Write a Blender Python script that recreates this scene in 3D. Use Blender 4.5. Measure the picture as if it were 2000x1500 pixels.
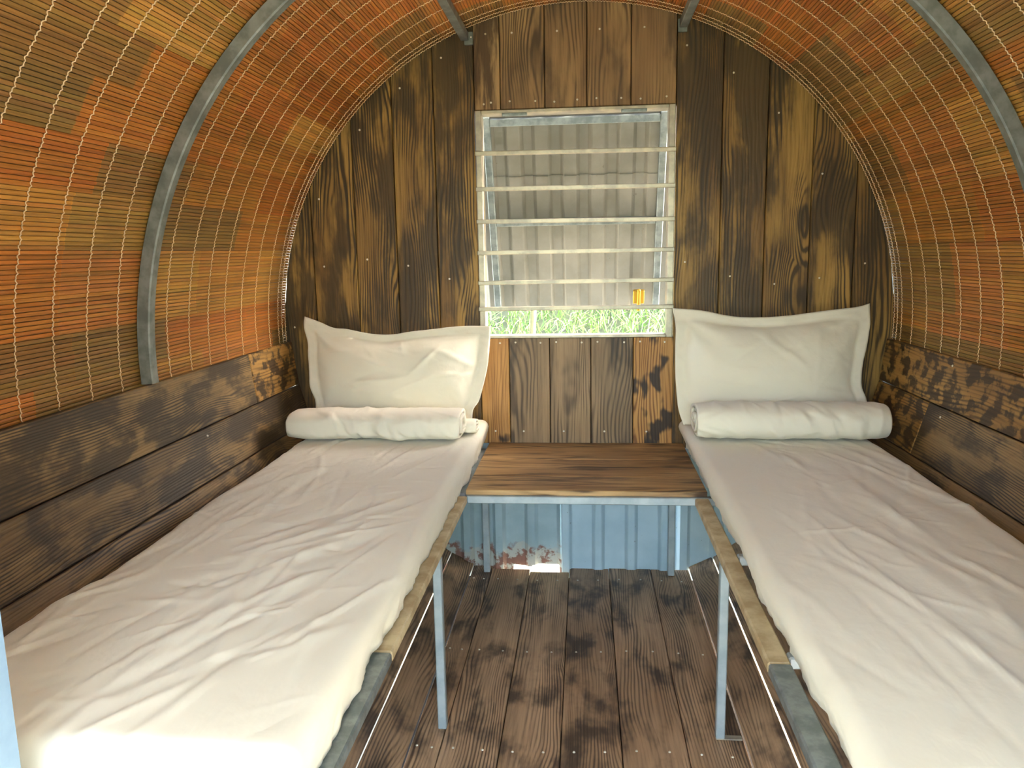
import bpy, bmesh, math, random
import numpy as np
from mathutils import Matrix, Vector

for o in list(bpy.data.objects):
    bpy.data.objects.remove(o)
scene = bpy.context.scene
COL = scene.collection
rnd = random.Random(7)
PI = math.pi

# ------------------------------------------------------------------ camera
CAM = Vector((0.021, 0.0, 1.084))
F_PX, YAW, PITCH, ROLL = 1540.0, 0.0941, 0.1652, -0.0184
fwd = Vector((-math.sin(YAW)*math.cos(PITCH), math.cos(YAW)*math.cos(PITCH), -math.sin(PITCH)))
right0 = Vector((math.cos(YAW), math.sin(YAW), 0))
up0 = right0.cross(fwd)
cam_r = math.cos(ROLL)*right0 + math.sin(ROLL)*up0
cam_u = -math.sin(ROLL)*right0 + math.cos(ROLL)*up0
cam_data = bpy.data.cameras.new('camera')
cam_data.sensor_fit = 'HORIZONTAL'
cam_data.sensor_width = 36.0
cam_data.lens = F_PX/2000*36.0
cam_data.clip_start = 0.02
cam = bpy.data.objects.new('camera', cam_data)
COL.objects.link(cam)
M = Matrix((cam_r, cam_u, -fwd)).transposed().to_4x4()
M.translation = CAM
cam.matrix_world = M
scene.camera = cam

# ------------------------------------------------------------------ light
world = bpy.data.worlds.new('sky')
scene.world = world
world.use_nodes = True
wn = world.node_tree
bg = wn.nodes['Background']
sky = wn.nodes.new('ShaderNodeTexSky')
sky.sky_type = 'NISHITA'
sky.sun_disc = False
sky.sun_elevation = math.radians(42)
sky.sun_rotation = math.radians(80)
sky.air_density = 1.0
sky.dust_density = 4.0
sky.ozone_density = 1.0
hs = wn.nodes.new('ShaderNodeHueSaturation')      # hazy, paler sky
hs.inputs['Saturation'].default_value = 0.80
wn.links.new(sky.outputs[0], hs.inputs['Color'])
wn.links.new(hs.outputs[0], bg.inputs[0])
bg.inputs[1].default_value = 1.65
sl = bpy.data.lights.new('sun', 'SUN')
sl.energy = 5.0
sl.color = (1.0, 0.90, 0.76)
sl.angle = math.radians(0.6)
sun = bpy.data.objects.new('sun', sl)
COL.objects.link(sun)
el, az = math.radians(42), math.radians(80)
sdir = Vector((math.cos(el)*math.sin(az), math.cos(el)*math.cos(az), math.sin(el)))
sun.rotation_euler = sdir.to_track_quat('Z', 'Y').to_euler()
sun.location = (4, 2, 6)
scene.view_settings.view_transform = 'Standard'
scene.view_settings.look = 'None'
scene.view_settings.gamma = 1.0
scene.view_settings.use_curve_mapping = False
scene.view_settings.exposure = 1.84

# ------------------------------------------------------------------ dimensions (metres)
CZ = 0.85            # height of the cylinder axis above the floor
RM = 0.990           # inner face of the bamboo mat
YW = 2.60            # inner face of the back wall boards
YF = 0.72            # front wall
ADDED_PORCH_Y = -1.5       # outer end of the added porch


# ------------------------------------------------------------------ node helpers
class NT:
    def __init__(self, name):
        self.m = bpy.data.materials.new(name)
        self.m.use_nodes = True
        self.t = self.m.node_tree
        self.b = self.t.nodes['Principled BSDF']

    def n(self, typ, **kw):
        nd = self.t.nodes.new(typ)
        for k, v in kw.items():
            setattr(nd, k, v)
        return nd

    def l(self, a, b):
        self.t.links.new(a, b)

    def setin(self, sock, v):
        if isinstance(v, bpy.types.NodeSocket):
            self.l(v, sock)
        else:
            sock.default_value = v

    def math(self, op, a, b=0.0, c=0.0, clamp=False):
        nd = self.n('ShaderNodeMath', operation=op, use_clamp=clamp)
        for s, v in zip(nd.inputs, (a, b, c)):
            self.setin(s, v)
        return nd.outputs[0]

    def vmul(self, v, s):
        nd = self.n('ShaderNodeVectorMath', operation='MULTIPLY')
        self.l(v, nd.inputs[0])
        self.setin(nd.inputs[1], s)
        return nd.outputs[0]

    def vadd(self, v, s):
        nd = self.n('ShaderNodeVectorMath', operation='ADD')
        self.l(v, nd.inputs[0])
        self.setin(nd.inputs[1], s)
        return nd.outputs[0]

    def noise(self, vec, scale=1.0, detail=3.0, rough=0.55, dist=0.0):
        nd = self.n('ShaderNodeTexNoise')
        if vec is not None:
            self.l(vec, nd.inputs['Vector'])
        nd.inputs['Scale'].default_value = scale
        nd.inputs['Detail'].default_value = detail
        nd.inputs['Roughness'].default_value = rough
        nd.inputs['Distortion'].default_value = dist
        return nd.outputs['Fac']

    def step(self, v, a, b):
        nd = self.n('ShaderNodeMapRange', interpolation_type='SMOOTHSTEP')
        self.l(v, nd.inputs['Value'])
        nd.inputs['From Min'].default_value = a
        nd.inputs['From Max'].default_value = b
        return nd.outputs[0]

    def mix(self, f, a, b, blend='MIX'):
        nd = self.n('ShaderNodeMix', data_type='RGBA', blend_type=blend)
        self.setin(nd.inputs[0], f)
        for s, v in ((nd.inputs[6], a), (nd.inputs[7], b)):
            if isinstance(v, bpy.types.NodeSocket):
                self.l(v, s)
            else:
                s.default_value = (*v[:3], 1)
        return nd.outputs[2]

    def bump(self, h, strength=0.3, dist=0.002):
        nd = self.n('ShaderNodeBump')
        nd.inputs['Strength'].default_value = strength
        nd.inputs['Distance'].default_value = dist
        self.l(h, nd.inputs['Height'])
        self.l(nd.outputs[0], self.b.inputs['Normal'])

    def base(self, c):
        self.setin(self.b.inputs['Base Color'], c if isinstance(c, bpy.types.NodeSocket) else (*c[:3], 1))

    def rough(self, r):
        self.setin(self.b.inputs['Roughness'], r)

    def coords(self):
        return self.n('ShaderNodeTexCoord').outputs['Object']

    def random(self):
        return self.n('ShaderNodeObjectInfo').outputs['Random']


def srgb(r, g, b):
    f = lambda c: ((c/255+0.055)/1.055)**2.4 if c/255 > 0.04045 else c/255/12.92
    return (f(r), f(g), f(b))


def wood(name, light, light2, dark, burncol, burn=(0.44, 0.62), burn_amt=0.8, ring=520.0, burn_detail=5.0, burn_grain=0.28, burn_scale=(9, 3.2, 9),
         rough=0.5, knots=True, grain_lo=0.35, grain_hi=0.85):
    t = NT(name)
    r = t.random()
    off = t.n('ShaderNodeCombineXYZ')
    t.l(t.math('MULTIPLY', r, 37.0), off.inputs[0])
    t.l(t.math('MULTIPLY', r, 91.0), off.inputs[1])
    t.l(t.math('MULTIPLY', r, 53.0), off.inputs[2])
    P = t.vadd(t.coords(), off.outputs[0])
    sx = t.n('ShaderNodeSeparateXYZ')
    t.l(P, sx.inputs[0])
    # knots
    vo = t.n('ShaderNodeTexVoronoi', feature='F1')
    t.l(t.vmul(P, (6.0, 2.0, 0.0)), vo.inputs['Vector'])
    vo.inputs['Scale'].default_value = 1.0
    kd = vo.outputs['Distance']
    kbend = t.math('MULTIPLY', t.math('SUBTRACT', 1.0, t.step(kd, 0.0, 0.45)), 22.0)
    warp = t.math('MULTIPLY', t.noise(t.vmul(P, (8.0, 1.3, 8.0)), 1.0, 2.5, 0.5), 70.0)
    ph = t.math('ADD', t.math('MULTIPLY', sx.outputs[0], ring), warp)
    if knots:
        ph = t.math('ADD', ph, kbend)
    ringv = t.math('MULTIPLY_ADD', t.math('SINE', ph), 0.5, 0.5)
    ringv = t.math('POWER', ringv, 2.2)
    ramp_ = t.step(t.noise(t.vmul(P, (11.0, 2.2, 11.0)), 1.0, 3.0, 0.5), 0.36, 0.66)
    fine = t.noise(t.vmul(P, (150.0, 4.0, 60.0)), 1.0, 5.0, 0.7)
    streak = t.noise(t.vmul(P, (46.0, 2.4, 30.0)), 1.0, 5.0, 0.65)
    grain = t.math('ADD', t.math('MULTIPLY', t.math('MULTIPLY', ringv, ramp_), 0.40), t.math('MULTIPLY', fine, 0.55))
    grain = t.math('ADD', grain, t.math('MULTIPLY', streak, 0.42))
    g = t.step(grain, grain_lo, grain_hi)
    lc = t.mix(t.step(t.noise(t.vmul(P, (7.0, 1.5, 7.0)), 1.0, 3.0, 0.6), 0.35, 0.65), light, light2)
    col = t.mix(g, lc, dark)
    b1 = t.noise(t.vmul(P, burn_scale), 1.0, burn_detail, 0.55, 0.2)
    bm = t.math('ADD', b1, t.math('MULTIPLY', t.math('SUBTRACT', r, 0.5), 0.08))
    bm = t.math('ADD', bm, t.math('MULTIPLY', t.math('SUBTRACT', grain, 0.55), burn_grain))
    bmask = t.math('MULTIPLY', t.step(bm, burn[0], burn[1]), burn_amt)
    col = t.mix(bmask, col, burncol)
    if knots:
        kn = t.math('MULTIPLY', t.math('SUBTRACT', 1.0, t.step(kd, 0.055, 0.12)), 0.85)
        col = t.mix(kn, col, burncol)
    t.base(col)
    t.rough(t.math('MULTIPLY_ADD', fine, 0.3, rough-0.15))
    t.b.inputs['Specular IOR Level'].default_value = 0.35
    t.bump(t.math('ADD', t.math('MULTIPLY', ringv, -0.5), t.math('MULTIPLY', fine, -0.7)), 0.35, 0.0015)
    return t.m


W_WALL = wood('charred_pine_wall', srgb(176, 138, 72), srgb(128, 95, 50), srgb(76, 58, 33), srgb(64, 51, 35), burn=(0.40, 0.58), burn_amt=0.84, grain_lo=0.42, grain_hi=0.74)
W_TOP = wood('charred_pine_header', srgb(180, 144, 96), srgb(148, 114, 76), srgb(100, 77, 53), srgb(82, 66, 49), burn=(0.44, 0.66), burn_amt=0.75)
W_GREY = wood('weathered_pine', srgb(168, 138, 102), srgb(140, 115, 84), srgb(90, 73, 55), srgb(50, 42, 36), burn=(0.50, 0.66), burn_amt=0.8, burn_detail=3.0, burn_grain=0.1)
W_OCHRE = wood('scorched_ochre_pine', srgb(206, 156, 88), srgb(184, 130, 68), srgb(122, 80, 42), srgb(44, 33, 26), burn=(0.56, 0.66), burn_amt=0.95, burn_scale=(15, 9, 15), burn_detail=2.0, burn_grain=0.06)
W_SIDE = wood('brushed_dark_pine', srgb(160, 128, 82), srgb(120, 94, 58), srgb(72, 57, 40), srgb(58, 48, 37), burn=(0.41, 0.60), burn_amt=0.84, burn_scale=(16, 8, 16), ring=950.0)
W_SWIRL = wood('swirl_scorched_pine', srgb(196, 150, 82), srgb(164, 120, 62), srgb(100, 74, 42), srgb(54, 42, 30), burn=(0.46, 0.58), burn_amt=0.88, burn_scale=(26, 20, 26), burn_detail=3.0, burn_grain=0.1)
W_FLOOR = wood('scorched_floorboard', srgb(204, 168, 130), srgb(172, 138, 104), srgb(116, 92, 70), srgb(60, 49, 42), burn=(0.44, 0.66), burn_amt=0.85, burn_scale=(11, 6, 11), burn_detail=4.0, burn_grain=0.14, ring=800.0)
W_BENCH = wood('scorched_bench_board', srgb(204, 168, 116), srgb(170, 132, 86), srgb(106, 80, 52), srgb(70, 50, 35), burn=(0.46, 0.64), burn_amt=0.85, burn_scale=(30, 4, 30))


def m_simple(name, col, rough=0.6, metal=0.0, var=None, scale=8.0, bump=0.0):
    t = NT(name)
    P = t.coords()
    n = t.noise(P, scale, 5.0, 0.6)
    if var:
        t.base(t.mix(t.step(n, 0.35, 0.65), col, var))
    else:
        t.base(col)
    t.rough(rough)
    t.b.inputs['Metallic'].default_value = metal
    if bump:
        t.bump(n, bump, 0.004)
    return t.m


M_GALV = m_simple('galvanised_steel', srgb(150, 160, 160), 0.42, 0.55, srgb(118, 128, 128), 30)
M_ARCH = m_simple('weathered_steel_tube', srgb(142, 146, 138), 0.5, 0.35, srgb(112, 116, 108), 24)
M_LEG = m_simple('pale_blue_steel', srgb(168, 178, 180), 0.45, 0.3, srgb(148, 160, 164), 18)
M_POST = m_simple('pale_blue_door_paint', srgb(130, 156, 176), 0.5, 0.0, srgb(118, 144, 166), 10)
M_DUSTY = m_simple('dust_stained_tube', srgb(206, 190, 152), 0.7, 0.05, srgb(172, 150, 112), 16, 0.12)
M_FRAME = m_simple('bare_window_steel', srgb(190, 180, 158), 0.38, 0.45, srgb(160, 152, 138), 20)
M_SCREW = m_simple('zinc_screw', srgb(225, 215, 195), 0.4, 0.3)
M_BRASS = m_simple('brass_latch', srgb(190, 150, 50), 0.4, 0.6)
M_THREAD = m_simple('cotton_thread', srgb(244, 212, 166), 0.9)
M_ADDED_PORCH = m_simple('off_white_added_porch', srgb(204, 204, 198), 0.7, 0.0, srgb(188, 188, 182), 6)  # coat of the added, unseen porch
M_DARK = m_simple('dark_backing', srgb(40, 34, 28), 0.9)
M_ROOF = m_simple('roof_sheet', srgb(120, 120, 116), 0.6, 0.2)


def m_sheet(name, c1, c2, rust=0.0, rust_top=0.1):
    t = NT(name)
    P = t.coords()
    n = t.noise(P, 5.0, 5.0, 0.6)
    col = t.mix(t.step(n, 0.35, 0.68), c1, c2)
    spots = t.step(t.noise(P, 70.0, 2.0, 0.5), 0.70, 0.78)
    col = t.mix(t.math('MULTIPLY', spots, 0.45), col, srgb(90, 78, 66))
    if rust > 0:
        s = t.n('ShaderNodeSeparateXYZ')
        t.l(P, s.inputs[0])
        h = t.math('ADD', s.outputs[2], t.math('MULTIPLY', t.math('SUBTRACT', t.noise(P, 16.0, 5.0, 0.65), 0.5), 0.20))
        m = t.math('SUBTRACT', 1.0, t.step(h, rust_top-0.02, rust_top+0.012))
        m2 = t.step(t.noise(P, 22.0, 4.0, 0.6), 0.46, 0.54)
        rc = t.mix(t.noise(P, 40.0, 4.0, 0.6), srgb(140, 84, 58), srgb(92, 52, 36))
        pale = t.mix(0.5, col, srgb(190, 175, 150))
        rc = t.mix(m2, pale, rc)
        col = t.mix(t.math('MULTIPLY', m, rust), col, rc)
    t.base(col)
    t.rough(0.5)
    t.b.inputs['Metallic'].default_value = 0.1
    return t.m


M_BLUE = m_sheet('pale_blue_painted_sheet', srgb(176, 198, 208), srgb(160, 184, 196))
M_BLUE_OLD = m_sheet('old_pale_blue_sheet', srgb(164, 184, 190), srgb(144, 166, 172), 0.9, 0.075)
M_ZINC = m_sheet('zinc_shutter_sheet', srgb(150, 147, 138), srgb(130, 128, 118))


def m_cloth():
    t = NT('cream_cotton')
    P = t.coords()
    n = t.noise(P, 9.0, 4.0, 0.55, 0.6)
    t.base(t.mix(n, (0.82, 0.772, 0.62), (0.785, 0.735, 0.58)))
    t.rough(0.85)
    t.b.inputs['Specular IOR Level'].default_value = 0.2
    t.b.inputs['Sheen Weight'].default_value = 0.15
    fine = t.noise(t.vmul(P, (1.0, 0.55, 1.0)), 26.0, 3.0, 0.5, 0.35)
    t.bump(t.math('ADD', t.math('MULTIPLY', n, 0.8), fine), 0.30, 0.006)
    return t.m


M_CLOTH = m_cloth()


def m_bamboo():
    t = NT('stained_bamboo')
    a = t.n('ShaderNodeVertexColor', layer_name='tint')
    P = t.coords()
    f = t.noise(t.vmul(P, (240.0, 3.0, 240.0)), 1.0, 4.0, 0.6)
    c = t.mix(t.math('MULTIPLY', t.step(f, 0.4, 0.75), 0.45), a.outputs[0], (0.05, 0.018, 0.004))
    f2 = t.noise(t.vmul(P, (14.0, 9.0, 14.0)), 1.0, 4.0, 0.6)
    c = t.mix(t.math('MULTIPLY', t.step(f2, 0.5, 0.75), 0.35), c, srgb(120, 86, 40))
    t.base(c)
    t.rough(0.52)
    t.b.inputs['Specular IOR Level'].default_value = 0.3
    t.bump(f, 0.2, 0.001)
    return t.m


M_BAMBOO = m_bamboo()


def m_grass(name, c1, c2, c3):
    t = NT(name)
    g = t.n('ShaderNodeNewGeometry')
    r = g.outputs['Random Per Island']
    c = t.mix(t.step(r, 0.0, 0.6), c1, c2)
    c = t.mix(t.step(r, 0.72, 0.8), c, c3)
    t.base(c)
    t.rough(0.6)
    return t.m


M_GRASS = m_grass('meadow_grass', srgb(62, 92, 30), srgb(100, 128, 54), srgb(150, 148, 100))
M_BANK = m_simple('grassy_soil', srgb(26, 34, 15), 0.95, 0.0, srgb(42, 50, 22), 6, 0.4)
M_ADDED_HEDGE = m_simple('added_hedge_leaves', srgb(92, 112, 58), 0.9, 0.0, srgb(60, 80, 36), 14, 0.8)
M_GROUND = m_simple('pale_gravel', srgb(150, 142, 122), 0.95, 0.0, srgb(128, 122, 100), 5, 0.3)
M_STAKE = m_simple('weathered_stake', srgb(120, 112, 76), 0.9, 0.0, srgb(88, 88, 54), 12)


# ------------------------------------------------------------------ object helpers
def tag(o, label=None, cat=None, group=None, kind=None):
    if label: o['label'] = label
    if cat: o['category'] = cat
    if group: o['group'] = group
    if kind: o['kind'] = kind
    return o


def empty(name, loc=(0, 0, 0)):
    o = bpy.data.objects.new(name, None)
    o.empty_display_size = 0.1
    COL.objects.link(o)
    o.location = loc
    return o


WORLD_OF = {}


def link(name, me, parent=None, mw=None, mat=None, smooth=False):
    if mat is not None and not me.materials:
        me.materials.append(mat)
    if smooth:
        me.polygons.foreach_set('use_smooth', [True]*len(me.polygons))
    o = bpy.data.objects.new(name, me)
    COL.objects.link(o)
    mw = mw.copy() if mw is not None else Matrix()
    WORLD_OF[o.name] = mw
    if parent is not None:
        o.parent = parent
        pw = WORLD_OF.get(parent.name)
        if pw is None:
            pw = Matrix.Translation(parent.location)
        o.matrix_basis = pw.inverted() @ mw
    else:
        o.matrix_basis = mw
    return o


def mesh(name, v, f):
    me = bpy.data.meshes.new(name)
    me.from_pydata([tuple(p) for p in v], [], [tuple(p) for p in f])
    me.update()
    return me


def bm_mesh(name, bm):
    bmesh.ops.recalc_face_normals(bm, faces=bm.faces)
    me = bpy.data.meshes.new(name)
    bm.to_mesh(me)
    bm.free()
    return me


def bevel_all(bm, w, seg=1):
    if w > 0:
        bmesh.ops.bevel(bm, geom=list(bm.edges), offset=w, segments=seg, affect='EDGES', clamp_overlap=True)


def box_me(name, sx, sy, sz, bev=0.002, seg=1):
    bm = bmesh.new()
    bmesh.ops.create_cube(bm, size=1.0)
    for v in bm.verts:
        v.co = (v.co.x*sx, v.co.y*sy, v.co.z*sz)
    bevel_all(bm, min(bev, 0.3*min(sx, sy, sz)), seg)
    return bm_mesh(name, bm)


def box(name, lo, hi, mat, parent=None, bev=0.002, seg=1):
    s = [b-a for a, b in zip(lo, hi)]
    c = [(a+b)/2 for a, b in zip(lo, hi)]
    return link(name, box_me(name, *s, bev, seg), parent, Matrix.Translation(c), mat)


def prism_me(name, poly, th, bev=0.0015):
    """poly in local XY, extruded from z=0 to -th (front face at z=0)"""
    bm = bmesh.new()
    a = [bm.verts.new((x, y, 0)) for x, y in poly]
    b = [bm.verts.new((x, y, -th)) for x, y in poly]
    bm.faces.new(a)
    bm.faces.new(b[::-1])
    n = len(poly)
    for i in range(n):
        j = (i+1) % n
        bm.faces.new((a[i], b[i], b[j], a[j]))
    if bev > 0:
        fr = [e for e in bm.edges if all(abs(v.co.z) < 1e-6 for v in e.verts)]
        bmesh.ops.bevel(bm, geom=fr, offset=bev, segments=1, affect='EDGES', clamp_overlap=True)
    return bm_mesh(name, bm)


def frame_m(origin, xa, ya, za):
    m = Matrix((Vector(xa), Vector(ya), Vector(za))).transposed().to_4x4()
    m.translation = Vector(origin)
    return m


SCREW_ME = None


def screw(parent, pos, nrm, r=0.0034):
    global SCREW_ME
    if SCREW_ME is None:
        bm = bmesh.new()
        bmesh.ops.create_cone(bm, cap_ends=True, segments=8, radius1=1.0, radius2=0.7, depth=0.6)
        SCREW_ME = bm_mesh('screw', bm)
        SCREW_ME.materials.append(M_SCREW)
    q = Vector(nrm).to_track_quat('Z', 'Y').to_matrix().to_4x4()
    m = Matrix.Translation(Vector(pos)) @ q @ Matrix.Diagonal((r, r, r, 1))
    return link('screw', SCREW_ME, parent, m)


_rng = np.random.default_rng(11)
_LAT = _rng.random((256, 256))


def vnoise(x, y):
    x = np.asarray(x, float); y = np.asarray(y, float)
    xi = np.floor(x).astype(int); yi = np.floor(y).astype(int)
    fx = x-xi; fy = y-yi
    fx = fx*fx*fx*(fx*(fx*6-15)+10); fy = fy*fy*fy*(fy*(fy*6-15)+10)
    g = lambda i, j: _LAT[i % 256, j % 256]
    return (g(xi, yi)*(1-fx)+g(xi+1, yi)*fx)*(1-fy)+(g(xi, yi+1)*(1-fx)+g(xi+1, yi+1)*fx)*fy-0.5


def fbm(x, y, o=4):
    s = 0; a = 1.0
    for k in range(o):
        s = s+a*vnoise(x*2**k+17.3*k, y*2**k+5.1*k)
        a *= 0.5
    return s


def grid_faces(nu, nv, base=0, closed_u=False):
    f = []
    for i in range(nu if closed_u else nu-1):
        for j in range(nv-1):
            a = base+i*nv+j; b = base+((i+1) % nu)*nv+j
            f.append((a, b, b+1, a+1))
    return f


def smoothstep(x, a, b):
    t = np.clip((x-a)/(b-a), 0, 1)
    return t*t*(3-2*t)


# ------------------------------------------------------------------ outside
def build_ground():
    s = 25.0
    me = mesh('ground', [(-s, -s, -0.36), (s, -s, -0.36), (s, s, -0.36), (-s, s, -0.36)], [(0, 1, 2, 3)])
    o = link('ground', me, None, None, M_GROUND)
    tag(o, 'pale gravel ground outside under the cabin', 'ground', kind='structure')
    nu, nv = 50, 30
    u = np.linspace(-7, 7, nu)[:, None]+np.zeros((1, nv)); w = np.linspace(0, 1, nv)[None, :]+np.zeros((nu, 1))
    y = 3.9+w*5.0
    z = -0.4+2.6*smoothstep(w, 0, 0.75)+0.18*fbm(u*1.3, y*1.3)
    v = np.stack([u, y, z], -1).reshape(-1, 3)
    o = link('grass_bank', mesh('grass_bank', v, grid_faces(nu, nv)), None, None, M_BANK, True)
    tag(o, 'green earth bank rising behind the window', 'bank', kind='structure')
    # tangled grass on the bank
    V = []; Fc = []
    r = random.Random(3)
    for k in range(9000):
        x = r.uniform(-1.6, 1.6); yy = r.uniform(4.3, 6.2)
        wv = (yy-3.9)/5.0
        zz = -0.4+2.6*float(smoothstep(np.array(wv), 0, 0.75))
        L = r.uniform(0.12, 0.34); a = r.uniform(0, 2*PI); wd = r.uniform(0.002, 0.0055)
        dx, dy = math.cos(a), math.sin(a)*0.6
        bend = r.uniform(0.4, 2.0); n0 = len(V)
        px, pz, ang = 0.0, 0.0, r.uniform(0.9, 1.5)
        sx, sy = -math.sin(a), math.cos(a)
        for s_ in range(5):
            ww = wd*(1-0.18*s_)
            V.append((x+dx*px+ww, yy+dy*px, zz+pz-0.02)); V.append((x+dx*px-ww, yy+dy*px+ww*0.4, zz+pz-0.02))
            px += math.cos(ang)*L/4; pz += math.sin(ang)*L/4; ang -= bend*0.62
        for s_ in range(4):
            b = n0+2*s_
            Fc.append((b, b+1, b+3, b+2))
    o = link('grass', mesh('grass', V, Fc), None, None, M_GRASS)
    tag(o, 'bright tangled green grass seen below the window shutter', 'grass', kind='stuff')
    for i, (x, y, rr, lab) in enumerate(((-0.49, 3.80, 0.026, 'thick pale stake in the grass at the left window jamb'),
                                         (-0.25, 3.82, 0.018, 'thin pale stake in the grass right of the thick one'))):
        bm = bmesh.new()
        bmesh.ops.create_cone(bm, cap_ends=True, segments=10, radius1=rr*1.1, radius2=rr*0.8, depth=1.5)
        for v_ in bm.verts:
            v_.co.x += 0.05*v_.co.z*(1 if i else -0.4)
        bevel_all(bm, 0.003)
        o = link('wooden_stake', bm_mesh('wooden_stake', bm), None, Matrix.Translation((x, y, 0.392)), M_STAKE, False)
        tag(o, lab, 'stake', 'stakes in the grass outside')


build_ground()


# ------------------------------------------------------------------ roof shell
def arc_pts(r, a0, a1, n):
    return [(r*math.cos(a0+(a1-a0)*i/n), CZ+r*math.sin(a0+(a1-a0)*i/n)) for i in range(n+1)]


def build_roof():
    a0, a1 = math.radians(-38), math.radians(218)
    n = 96
    V = []; Fc = []
    for r in (1.012, 1.03):
        for (x, z) in arc_pts(r, a0, a1, n):
            V.append((x, YF-0.04, z)); V.append((x, YW+0.10, z))
    m = 2*(n+1)
    for i in range(n):
        b = 2*i
        Fc += [(b, b+1, b+3, b+2), (m+b, m+b+2, m+b+3, m+b+1), (b, b+2, m+b+2, m+b), (b+1, m+b+1, m+b+3, b+3)]
    Fc += [(0, m, m+1, 1), (2*n, 2*n+1, m+2*n+1, m+2*n)]
    o = link('roof', mesh('roof', V, Fc), None, None, M_ROOF, False)
    tag(o, 'grey curved outer shell over the bamboo lining', 'roof', kind='structure')


build_roof()


def build_added_porch():
    # added, unseen porch: screens off sky so daylight falls more evenly inside
    a0, a1 = math.radians(-38), math.radians(218)
    n = 72
    ya, yb = ADDED_PORCH_Y, YF-0.075
    V = []; Fc = []
    for r in (1.0, 1.03):
        for (x, z) in arc_pts(r, a0, a1, n):
            V.append((x, ya, z)); V.append((x, yb, z))
    m = 2*(n+1)
    for i in range(n):
        b = 2*i
        Fc += [(b, b+1, b+3, b+2), (m+b, m+b+2, m+b+3, m+b+1), (b, b+2, m+b+2, m+b), (b+1, m+b+1, m+b+3, b+3)]
    Fc += [(0, m, m+1, 1), (2*n, 2*n+1, m+2*n+1, m+2*n)]
    o = link('added_porch_hood', mesh('added_porch_hood', V, Fc), None, None, M_ADDED_PORCH)
    tag(o, 'added unseen off-white porch hood evening out daylight at the doorway', 'porch', kind='structure')
    o = box('added_porch_deck', (-0.78, ya, -0.06), (0.78, yb-0.03, -0.03), M_ADDED_PORCH, None, 0.004)  # added, unseen deck; keeps light from dropping to the gravel
    tag(o, 'added unseen off-white porch deck in front of the doorway', 'deck', kind='structure')


build_added_porch()


def build_added_hedge():  # added out of view to cut low horizon light at the door
    nu, nv = 90, 24
    u = np.linspace(-7, 7, nu)[:, None]+np.zeros((1, nv)); a = np.linspace(0, PI, nv)[None, :]+np.zeros((nu, 1))
    r = 1+0.35*fbm(u*2.1, a*2.5, 4)
    v = np.stack([u, -5.2+0.9*np.cos(a)*r, -0.4+1.6*np.sin(a)**0.6*r], -1).reshape(-1, 3)
    o = link('added_hedge', mesh('added_hedge', v, grid_faces(nu, nv)), None, None, M_ADDED_HEDGE, True)
    tag(o, 'unseen green hedge facing the cabin door', 'added_hedge', kind='structure')


build_added_hedge()


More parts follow.
